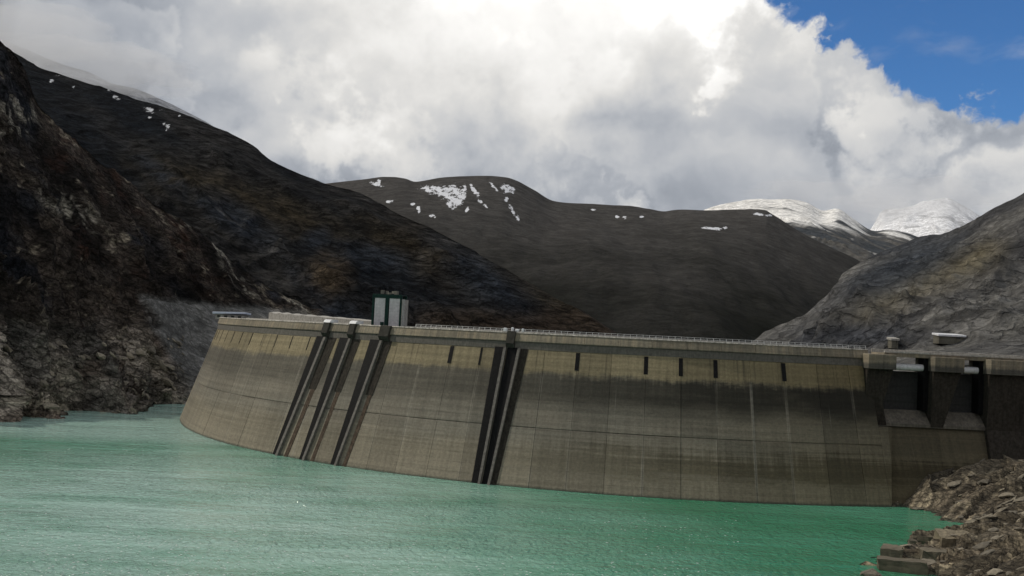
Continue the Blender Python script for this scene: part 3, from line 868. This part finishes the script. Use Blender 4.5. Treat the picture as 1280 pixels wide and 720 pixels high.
# ------------------------------------------------------------------ the dam
dam = empty('arch_dam', (0, 0, 0))
tag(dam, 'long curved concrete arch dam with stained upstream face standing in turquoise water', 'dam')
def cyl_piece(th0, th1, zs, off_in, off_out, nt=5, center=None, profile=None, chamfer=0.0):
    """solid following the arch between two angles; outer offset per level follows the battered face"""
    V, Fc = [], []
    ths = np.linspace(th0, th1, nt + 1)
    nz = len(zs)
    for k, z in enumerate(zs):
        oo = off_out[k] if hasattr(off_out, '__len__') else off_out
        oi = off_in[k] if hasattr(off_in, '__len__') else off_in
        for j, a in enumerate(ths):
            V.append(arch(a, z, oo))
        for j, a in enumerate(ths):
            V.append(arch(a, z, oi))
    n = nt + 1
    def O(k, j): return k * 2 * n + j
    def I(k, j): return k * 2 * n + n + j
    for k in range(nz - 1):
        for j in range(nt):
            Fc.append((O(k, j), O(k, j + 1), O(k + 1, j + 1), O(k + 1, j)))
            Fc.append((I(k, j), I(k + 1, j), I(k + 1, j + 1), I(k, j + 1)))
        Fc.append((O(k, 0), O(k + 1, 0), I(k + 1, 0), I(k, 0)))
        Fc.append((O(k, nt), I(k, nt), I(k + 1, nt), O(k + 1, nt)))
    for j in range(nt):
        Fc.append((O(0, j), I(0, j), I(0, j + 1), O(0, j + 1)))
        Fc.append((O(nz - 1, j), O(nz - 1, j + 1), I(nz - 1, j + 1), I(nz - 1, j)))
    return V, Fc
def arch_part(name, th0, th1, zs, oi, oo, mat, nt=5, parent=None):
    V, Fc = cyl_piece(th0, th1, zs, oi, oo, nt)
    return link(name, mesh(name, V, Fc), mat, parent or dam)

k0 = math.ceil((TH0 - PH) / STEP)
k1 = math.floor((TH1 - PH) / STEP)
joints = [TH0] + [PH + k * STEP for k in range(k0, k1 + 1)] + [TH1]
joints = [joints[0]] + [j for i, j in enumerate(joints[1:-1]) if j - TH0 > .01 and TH1 - j > .012] + [joints[-1]]
LIFT = 13.2
arch_part('core', TH0, TH1, [-6, 12, 32.0], [-19, -15, -7.0], [-0.16, -0.16, -0.16], M_face, nt=90)
jr = random.Random(5)
for i in range(len(joints) - 1):
    a, b = joints[i] + 0.00025, joints[i + 1] - 0.00025
    po = jr.uniform(-0.05, 0.05)
    e = 0.06
    arch_part('face_block', a, b, [-6, LIFT - .12 - e, LIFT - .12], -0.9, [po, po, po - e], M_face)
    po2 = po + jr.uniform(-0.03, 0.03)
    # upper tier: the outer end of each joint opens into a short drain slot just under the parapet
    arch_part('face_block', a, b, [LIFT + .12, LIFT + .12 + e, 31.6], -0.9, [po2 - e, po2, po2], M_face)
# dark drain slots on the joints
for px in (571, 603, 725, 809, 851, 888, 973):
    a = theta_of(px, 28.5)
    a = min(joints, key=lambda j: abs(j - a)) if abs(min(joints, key=lambda j: abs(j - a)) - a) < .012 else a
    wd = 0.0030 if px not in (603,) else 0.0015
    arch_part('drain_slot', a - wd, a + wd, [26.8, 30.9], -0.8, 0.07, M_black, nt=1)
for a in joints[2:-1]:
    if a < theta_of(400, 28):
        arch_part('drain_slot', a - .0012, a + .0012, [27.5, 31.0], -0.8, 0.07, M_stain_shade, nt=1)
# crest: haunch, parapet segments, road, downstream wall
arch_part('crest_haunch', TH0, TH1, [31.1, 32.6, 32.9], [-7.2, -8, -8], [0.08, 0.42, 0.45], M_haunch, nt=90)
pj = np.arange(TH0, TH1, 0.0505 * 1.0)
for i, a in enumerate(pj):
    b = min(a + 0.0505, TH1)
    if b - a < .01: continue
    arch_part('parapet_panel', a + .0002, b - .0002, [32.9, 33.0, 34.82, 34.86], -0.1, [0.72, 0.78, 0.78, 0.72], M_par, nt=3)
arch_part('coping', TH0, TH1, [34.86, 35.12], -0.22, 0.92, M_cope, nt=90)
arch_part('crest_road', TH0, TH1, [32.9, 34.3], -8, -0.12, M_road, nt=90)
arch_part('downstream_parapet', TH0, TH1, [32.9, 35.3], -8.5, -8.02, M_pale, nt=90)
# railing on the coping
Vr, Fr = [], []
def addp(VF):
    o = len(Vr); Vr.extend(VF[0]); Fr.extend([tuple(i + o for i in f) for f in VF[1]])
for zz in (35.45, 35.85):
    addp(cyl_piece(theta_of(520, 35), TH1, [zz - .035, zz + .035], 0.30, 0.38, 90))
for a in np.arange(theta_of(520, 35), TH1, 0.0095):
    addp(cyl_piece(a, a + .0006, [35.0, 35.9], 0.29, 0.39, 1))
rl = link('railing', mesh('railing', Vr, Fr), M_rail, dam); rl['kind'] = 'stuff'

Vt, Ft = [], []
zt = [-6, 0, 5, 10, 14, 17.3]
for z in zt:
    b_ = max(TH1 + .001, theta_of(1114.5, z))
    Vt += [arch(TH1 + .0003, z, 0), arch(b_, z, 0), arch(b_, z, -9), arch(TH1 + .0003, z, -9)]
for k in range(len(zt) - 1):
    for i in range(4):
        j = (i + 1) % 4
        Ft.append((k * 4 + i, k * 4 + j, k * 4 + 4 + j, k * 4 + 4 + i))
Ft += [(3, 2, 1, 0), tuple(range(len(zt) * 4 - 4, len(zt) * 4))]
link('thrust_block', mesh('thrust_block', Vt, Ft), M_face, dam)

# guide channels: black steel strips between pale concrete ribs
def strip(name, px0, px1, q0, q1, ztop, mat, out, pyz=30.5, zb=-5, fade=None):
    """tapering strip: px at the top, px at the waterline"""
    a, b = theta_of(px0, pyz), theta_of(px1, pyz)
    c, d = theta_of(q0, 0.5), theta_of(q1, 0.5)
    V, Fc = [], []
    zs = [zb, 0.5, 8, LIFT, 20, 26, ztop]
    if fade is not None: zs = [z for z in zs if z > fade] ; zs = [fade] + zs
    for z in zs:
        k = (z - .5) / (pyz - .5)
        x0, x1 = c + (a - c) * k, d + (b - d) * k
        V += [arch(x0, z, out), arch((x0 + x1) / 2, z, out), arch(x1, z, out), arch(x1, z, -.6), arch(x0, z, -.6)]
    for k in range(len(zs) - 1):
        for i in range(5):
            j = (i + 1) % 5
            Fc.append((k * 5 + i, k * 5 + j, k * 5 + 5 + j, k * 5 + 5 + i))
    Fc.append((4, 3, 2, 1, 0)); m_ = (len(zs) - 1) * 5; Fc.append(tuple(range(m_, m_ + 5)))
    return link(name, mesh(name, V, Fc), mat, dam)
for (p0, p1, q1, b0, b1) in ((395, 406, 420, 342, 348), (424, 437, 450, 375, 381), (462, 476, 489, 414, 421)):
    strip('guide_channel', p0, p1, b0, b1, 31.4, M_black, 0.16)
    strip('concrete_rib', p1, p1 + 2.6, b1, b1 + 2.6, 31.3, M_fin, 0.9)
    strip('side_channel', p1 + 3.0, q1, b1 + 7, b1 + 12.5, 31.2, M_stain_shade, 0.14, fade=17.5)
    strip('rust_stained_strip', p1 + 7, q1 - 1, b1 + 8, b1 + 12, 17.6, M_rust, 0.10, pyz=30.5)
for (p0, p1, b0, b1) in ((618.5, 630, 590, 599), (634, 647.5, 603, 611)):
    strip('guide_channel', p0, p1, b0, b1, 31.4, M_black, 0.16)
    strip('concrete_rib', p1, p1 + 3.2, b1, b1 + 3, 31.3, M_fin, 0.9)
strip('side_channel', 650.7, 660, 614, 621, 31.2, M_stain_shade, 0.12)
for px_ in (595, 607):
    a = theta_of(px_ + 2, 3.0)
    arch_part('drain_hole', a - .0012, a + .0012, [3.2, 3.9], -.5, .2, M_black, nt=1)

# brackets over the channels, cutting through the parapet
def bracket(px, wpx, white=True, top=35.2):
    a, b = theta_of(px - wpx / 2, 33), theta_of(px + wpx / 2, 33)
    arch_part('lifting_bracket', a, b, [31.3, 32.4, top], 0.2, [0.5, 1.6, 1.6], M_darkc, nt=2)
    if white:
        c = arch((a + b) / 2, 35.6, 0.6)
        arch_part('winch_cover', a - .001, b + .001, [top + .01, top + .55, top + .8], [-1.2, -1.2, -.8], [1.7, 1.6, 1.1], M_white, nt=2)
bracket(411, 7); bracket(443, 7); bracket(484, 12, False, 35.1)
bracket(640, 10, False, 35.3)

# ------------------------------------------------------------------ spillway section at the right end (part of the dam)
def X_at(px, py, d): return float(at(px, py, d)[0])
YW = 231.8                               # face of the straight wing
xe = arch(TH1, 10)[0]
xL = X_at(1116, 560, YW)
x_p1a, x_p1b = X_at(1085, 452, 229), X_at(1120, 452, 229)
x_p2a, x_p2b = X_at(1168, 452, 229), X_at(1205, 452, 229)
x_p3a = X_at(1238, 452, 229)
x_end = X_at(1420, 452, 240)
# lower wall of the spillway in panels under each bay
def wbox(name, x0, x1, y0, y1, z0, z1, mat, bevel=0.05):
    return box(name, ((x0 + x1) / 2, (y0 + y1) / 2, (z0 + z1) / 2), (x1 - x0, y1 - y0, z1 - z0), mat, dam, bevel=bevel)
segs = [arch(TH1, 20)[0] - 2.0, (x_p2a + x_p2b) / 2 - 1.0, x_p3a + 0.4]
for a, b in zip(segs[:-1], segs[1:]):
    bm = bmesh.new()
    pr = [(YW - 8.0, -4), (YW - .2, 17.4), (YW + 9, 17.4), (YW + 9, -4)]
    u0 = [bm.verts.new((a + .02, y, z)) for y, z in pr]; u1 = [bm.verts.new((b - .02, y, z)) for y, z in pr]
    bm.faces.new(u0); bm.faces.new(u1[::-1])
    for i in range(4): bm.faces.new((u0[(i + 1) % 4], u0[i], u1[i], u1[(i + 1) % 4]))
    bmesh.ops.recalc_face_normals(bm, faces=bm.faces)
    bm_obj('sill_wall', bm, M_face, dam)
    # sloping sill
    bm = bmesh.new()
    prof = [(YW - .85, 17.42), (YW - .85, 18.1), (YW + 2.6, 21.1), (YW + 9, 21.1), (YW + 9, 17.42)]
    vs0 = [bm.verts.new((a + .02, y, z)) for y, z in prof]
    vs1 = [bm.verts.new((b - .02, y, z)) for y, z in prof]
    bm.faces.new(vs0); bm.faces.new(vs1[::-1])
    for i in range(5):
        j = (i + 1) % 5
        bm.faces.new((vs0[j], vs0[i], vs1[i], vs1[j]))
    bmesh.ops.recalc_face_normals(bm, faces=bm.faces)
    bm_obj('sill', bm, M_sill, dam)
def pier(x0, x1, zb, yfront=228.6, ytop=0.0, wide_bottom=0.45):
    """battered pier nose narrowing downwards under its head block"""
    w_ = x1 - x0
    bm = bmesh.new()
    rows = [(zb, x0 + .4, x0 + .4 + w_ * wide_bottom, YW - .9 - .42 * max(0, 17.4 - zb)), (max(zb + 5, 17.6), x0 + .2, x0 + w_ * (.66 if wide_bottom < .9 else .99), YW - 1.4), (30.6, x0 + .25, x1 - .25, yfront + 1.2)]
    L = []
    for z, a, b, yf in rows:
        L.append([bm.verts.new(q) for q in ((a, YW + 9, z), (a, yf, z), (b, yf, z), (b, YW + 9, z))])
    bm.faces.new(L[0][::-1]); bm.faces.new(L[-1])
    for k in range(2):
        for i in range(4):
            j = (i + 1) % 4
            bm.faces.new((L[k][i], L[k][j], L[k + 1][j], L[k + 1][i]))
    bmesh.ops.recalc_face_normals(bm, faces=bm.faces)
    o = bm_obj('pier', bm, M_stain_shade, dam)  # shaft colour blackened for the shade below deck and head
    h = box('pier_head', ((x0 + x1) / 2, (yfront + YW + 8) / 2, 32.35), (w_, YW + 8 - yfront, 3.45), M_par, None, bevel=0.08)
    h.parent = o
    return o
pier(x_p1a, x_p1b, 17.6, wide_bottom=.78)
pier(x_p2a, x_p2b, 17.6, wide_bottom=.42)
pier(x_p3a, x_p3a + 14, -2, wide_bottom=.98)
wbox('abutment_wall', x_p3a + 14.1, x_end, YW - 2, YW + 9, -2, 33.4, M_conc)
# road bridge over the bays
wbox('bridge_deck', xe + 1.5, x_end, 231.6, 240, 33.62, 34.5, M_par)
wbox('bridge_kerb', xe + 1.5, x_end, 231.4, 231.9, 34.52, 34.95, M_pale)
wbox('bridge_kerb', xe + 1.5, x_end, 239.7, 240.1, 34.52, 35.3, M_pale)
# gates and their white lifting beams
for a, b in ((x_p1b - 1.0, x_p2a + 1.0), (x_p2b - 1.0, x_p3a + 1.0)):
    g = wbox('spillway_gate', a, b, YW + 4.2, YW + 4.9, 21.15, 30.2, M_gate)
    for k in range(1, 5):
        r = wbox('stiffener', a, b, YW + 4.05, YW + 4.2, 21.15 + k * 1.8, 21.15 + k * 1.8 + .15, M_gate, 0.01)
        r.parent = g
    bm = bmesh.new()
    bmesh.ops.create_cone(bm, cap_ends=True, segments=20, radius1=.8, radius2=.8, depth=(b - a) * .86,
                          matrix=Matrix.Translation(((a + b) / 2 - .6, YW + 1.6, 31.3)) @ Matrix.Rotation(math.pi / 2, 4, 'Y'))
    bm_obj('lifting_beam', bm, M_white, dam, smooth=False)
    wbox('gate_guide', b - 1.9, b - .2, YW + .6, YW + 4.1, 21.12, 33.5, M_black)

# ------------------------------------------------------------------ things on the crest
def at_crest(px, z, off):
    th = theta_of(px, z, off)
    return arch(th, z, off), th
# hoist tower
(tx, ty, _), th = at_crest(482.5, 35, -4.0)
tw = empty('hoist_tower', (tx, ty, 34.3), th * 0.35)
tag(tw, 'dark green steel hoist tower with two tall white panels standing on the dam crest', 'tower')
sc_ = 1.0 / FPX * ty                      # metres per pixel at the tower
Wt, Ht = 36 * sc_, 42 * sc_
for fx_ in (-.5, .5):
    for y in (0, 4.2):
        box('post', (fx_ * Wt, y, Ht / 2), (.55, .55, Ht), M_green, tw)
box('post', (0, 0, Ht / 2 - .3), (.95, .55, Ht - .7), M_green, tw)
box('top_beam', (0, 0, Ht - .42), (Wt - .58, .62, .8), M_green, tw)
box('side_panel', (Wt / 2 + .45, 2.1, Ht / 2 - .4), (.35, 4.6, Ht - 1.2), M_pale, tw)
box('side_panel', (-Wt / 2 + .1, 2.1, Ht / 2 - .4), (.3, 3.5, Ht - 1.2), M_green, tw)
box('rear_panel', (0, 4.2, Ht / 2), (Wt - .6, .2, Ht - .4), M_green, tw)
for cx_ in (-.26, .26):
    wp = 13.6 * sc_
    xx = cx_ * Wt + (.12 if cx_ > 0 else .02)
    pnl = box('white_panel', (xx, -.02, Ht * .45 + .2), (wp, .25, Ht * .87), M_panel, tw, bevel=.03)
    for k in range(1, 9):
        box('panel_rib', (xx, -.17, .7 + k * .78), (wp - .1, .05, .05), M_rail, None, bevel=0).parent = pnl
box('lower_cover', (-.26 * Wt + .9, -.25, 1.0), (.9, .4, 1.5), M_green, tw)
for fx_ in (-.18, .18):
    box('ladder_rail', (Wt / 2 + .8 + fx_, -.35, Ht * .45), (.07, .07, Ht * .9), M_rail, tw, bevel=0)
for k in range(12):
    box('ladder_rung', (Wt / 2 + .8, -.35, .5 + k * Ht * .072), (.3, .05, .05), M_rail, tw, bevel=0)
box('roof', (0, 2.1, Ht + .12), (Wt + .3, 4.8, .2), M_green, tw)
bm = bmesh.new()
for k in range(5):
    box_bm(bm, (-1.9 + k * .95, 1.5 + (k % 2) * .8, Ht + .62 + .2 * math.sin(k * 2.1 + 1)), (.8, 1.0, .8 + .3 * math.sin(k * 1.7 + .6)), .3 * k)
bm_obj('roof_machinery', bm, simple('weathered_machinery', (0.17, 0.16, 0.13), .8), tw, bevel=.05)

# low building on the left abutment
q = at(290, 391, 356)
lb = empty('abutment_building', (q[0], q[1], 34.3), math.radians(-8))
tag(lb, 'low building with pale blue flat roof at the left end of the dam crest', 'building')
box('wall', (0, 0, .9), (10.6, 4, 1.8), M_pale, lb)
box('roof', (0, 0, 2.25), (12.4, 5.4, .7), M_roof, lb, bevel=.08, tilt=(math.radians(-4), math.radians(-1.5)))
for k in range(4):
    box('window', (-4 + k * 2.6, -2.02, 1.1), (1.2, .08, .8), M_gate, lb, bevel=.01)
# pale approach wall rising along the crest behind the left end
V, Fc = [], []
n = 40
tha, thb = theta_of(300, 35), theta_of(466, 35)
for i in range(n + 1):
    a = tha + (thb - tha) * i / n
    top = 35.3 + 1.7 * (1 - i / n) ** .8 * (0.9 + .1 * math.sin(i * 1.3)) + .5
    for r_, z in ((RAD - 9.0, 31), (RAD - 9.0, top), (RAD - 11.5, top + .3), (RAD - 11.5, 31)):
        V.append((CX + r_ * math.sin(a), CY - r_ * math.cos(a), z))
for i in range(n):
    for j in range(4):
        k = (j + 1) % 4
        Fc.append((i * 4 + j, (i + 1) * 4 + j, (i + 1) * 4 + k, i * 4 + k))
Fc.append((0, 1, 2, 3)); Fc.append((n * 4 + 3, n * 4 + 2, n * 4 + 1, n * 4))
aw = link('approach_wall', mesh('approach_wall', V, Fc), M_pale)
tag(aw, 'low pale retaining wall behind the crest between flat roofed building and hoist tower', 'wall')

# small fittings over the middle channels
for i, (px, hgt, wd) in enumerate(((632, .9, .8), (641, 1.1, .5), (647, .7, .9), (654, .9, .5))):
    (x, y, _), th = at_crest(px, 35, 0.0)
    e_ = empty('winch_housing', (x, y, 35.0), th)
    tag(e_, ['squat white winch housing left of the middle channels on the crest', 'tallest narrow white winch housing over the middle channels on the crest',
             'low wide white winch housing right over the middle channels', 'narrow white winch housing at the right end of the middle group'][i], 'winch housing', 'white winch housings on the dam crest')
    box('base', (0, -.3, .06), (wd + .3, .9, .12), M_darkc, e_, bevel=.01)
    box('cover', (0, -.3, .12 + hgt / 2), (wd, .7, hgt), M_white, e_, bevel=.12)

# buildings at the foot of the right hill
def hut(px, py, wpx, hpx, label, roofmat, name='hillside_building'):
    X, Y = inpix(G6)
    m_ = (np.abs(X - px) < 4) & (np.abs(Y - py) < 4)
    c = G6[m_]
    q = c[np.argmin(c[:, 1])] + np.array([0, -2.0, 0.9])
    k = q[1] / FPX
    w_, h_ = wpx * k, hpx * k
    e_ = empty(name, (q[0], q[1], q[2]), random.uniform(-.1, .1))
    tag(e_, label, 'building')
    box('wall', (0, 0, h_ * .3 - 1), (w_, 5, h_ * .6 + 2), M_conc, e_)
    box('roof', (0, 0, h_ * .8), (w_ + .8, 6, h_ * .4), roofmat, e_, bevel=.08, tilt=(math.radians(5), 0))
    box('door', (w_ * .25, -2.53, h_ * .3), (w_ * .14, .08, h_ * .55), M_gate, e_, bevel=.01)
    return e_
hut(1181, 423, 32, 6, 'long low building with white roof at the foot of the right hill', M_white)
hut(1111, 429, 8, 7, 'small pale hut near the first spillway pier below the right hill', M_pale, 'hut')

# ------------------------------------------------------------------ mist lying on the far summits
def mist(name, px, py, d, rx, ry, rz, dens, seed):
    c = at(px, py, d)
    bm = bmesh.new()
    bmesh.ops.create_icosphere(bm, subdivisions=4, radius=1.0)
    co = np.array([v.co[:] for v in bm.verts])
    n = 1 + fbm(co * 1.6 + seed, 4) * .75
    for v, k in zip(bm.verts, n): v.co = Vector((v.co.x * rx * k, v.co.y * ry * k, v.co.z * rz * k))
    m_ = bpy.data.materials.new('summit_mist'); m_.use_nodes = True
    q = NT(m_.node_tree); q.n.clear()
    vv = q.new('ShaderNodeVolumePrincipled')
    vv.inputs['Color'].default_value = (1, 1, 1, 1)
    vv.inputs['Density'].default_value = dens
    vv.inputs['Anisotropy'].default_value = 0.2
    q.l.new(vv.outputs[0], q.new('ShaderNodeOutputMaterial').inputs['Volume'])
    o = bm_obj(name, bm, m_, None, smooth=True)
    o.location = c
    tag(o, kind='stuff')
mist('summit_mist', 1150, 246, 6900, 520, 420, 150, .0010, 1.0)
mist('summit_mist', 1085, 262, 6800, 330, 300, 110, .0009, 5.0)
mist('summit_mist', 1010, 240, 6700, 420, 300, 90, .0009, 9.0)
mist('summit_mist', 120, 84, 1750, 190, 120, 42, .0045, 14.0)
mist('summit_mist', 30, 40, 1750, 150, 120, 60, .0045, 19.0)

# ------------------------------------------------------------------ air between the mountains
hb = bmesh.new()
box_bm(hb, (0, 3900, 690), (19000, 11400, 1640))
hz = bm_obj('haze', hb, None); tag(hz, kind='stuff')
hm = bpy.data.materials.new('mountain_haze'); hm.use_nodes = True
h_ = NT(hm.node_tree); h_.n.clear()
pv = h_.new('ShaderNodeVolumePrincipled')
pv.inputs['Color'].default_value = (0.9, 0.94, 1.0, 1)
pv.inputs['Density'].default_value = 0.0000045
h_.l.new(pv.outputs[0], h_.new('ShaderNodeOutputMaterial').inputs['Volume'])
hz.data.materials.append(hm)
# ------------------------------------------------------------------ broken concrete wall pieces on the right bank
def chunk(name, px0, px1, py0, py1, d, depth, label, cat, mat, rz=0.0, down=3.0, seed=0, tiltx=0.0):
    a = at(px0, py0, d); b = at(px1, py0, d); c = at(px0, py1, d)
    w_ = b[0] - a[0]; hh = a[2] - c[2] + down
    bm = bmesh.new()
    box_bm(bm, (0, 0, 0), (w_, depth, hh))
    bmesh.ops.subdivide_edges(bm, edges=bm.edges, cuts=5, use_grid_fill=True)
    r = random.Random(seed)
    for v in bm.verts:
        n = perlin(np.array([v.co.x * .9 + seed, v.co.y * .9, v.co.z * .9]))
        v.co += Vector((float(n), float(n) * .6, float(n) * .35)) * .42 + Vector((r.uniform(-.1, .1), r.uniform(-.05, .05), r.uniform(-.1, .07)))
    me = bpy.data.meshes.new(name); bm.to_mesh(me); bm.free()
    o = link(name, me, mat)
    o.location = ((a[0] + b[0]) / 2, a[1] + depth / 2, a[2] - hh / 2)
    o.rotation_euler = (tiltx, 0, rz - 0.36)
    tag(o, label, cat, 'broken concrete blocks on the right shore')
    return o
M_blk = concrete_mat('old_block_concrete', 'plain', (0.14, 0.12, 0.085))
chunk('concrete_block', 1149, 1174, 670, 686, 182, 4.2, 'highest dark concrete block with flat pale top at the water edge', 'concrete block', M_blk, .12, seed=1)
chunk('concrete_block', 1140, 1149, 676, 688, 180, 2.4, 'smallest concrete block stepping down beside the highest one', 'concrete block', M_blk, .05, seed=2)
chunk('concrete_block', 1108, 1133, 686, 701, 165, 3.6, 'dark square concrete block standing above the broken wall', 'concrete block', M_blk, -.05, seed=3)
chunk('broken_wall', 1104, 1160, 700, 724, 158, 2.6, 'long low broken brown wall at the bottom edge above the green water', 'wall', M_blk, .04, seed=4)
chunk('concrete_block', 1157, 1190, 689, 704, 166, 3.0, 'wide brownish concrete block among rocks inland of the broken wall', 'concrete block', M_blk, .15, seed=5)
chunk('concrete_block', 1178, 1218, 668, 690, 176, 4.0, 'broad ochre slab lying between shore rocks and the highest block', 'concrete slab', simple('ochre_slab', (0.21, 0.175, 0.115), .9, var=.4), .3, seed=6, tiltx=math.radians(12))
# one big rounded rock at the water
me = rocks[3].copy(); me.name = 'shore_boulder'
bo = link('shore_boulder', me)
qq = at(1091, 714, 156)
bo.location = (qq[0], qq[1], qq[2] - .6); bo.scale = (2.2, 2.0, 2.2)
tag(bo, 'dark rounded boulder at the water edge left of the broken wall', 'boulder')
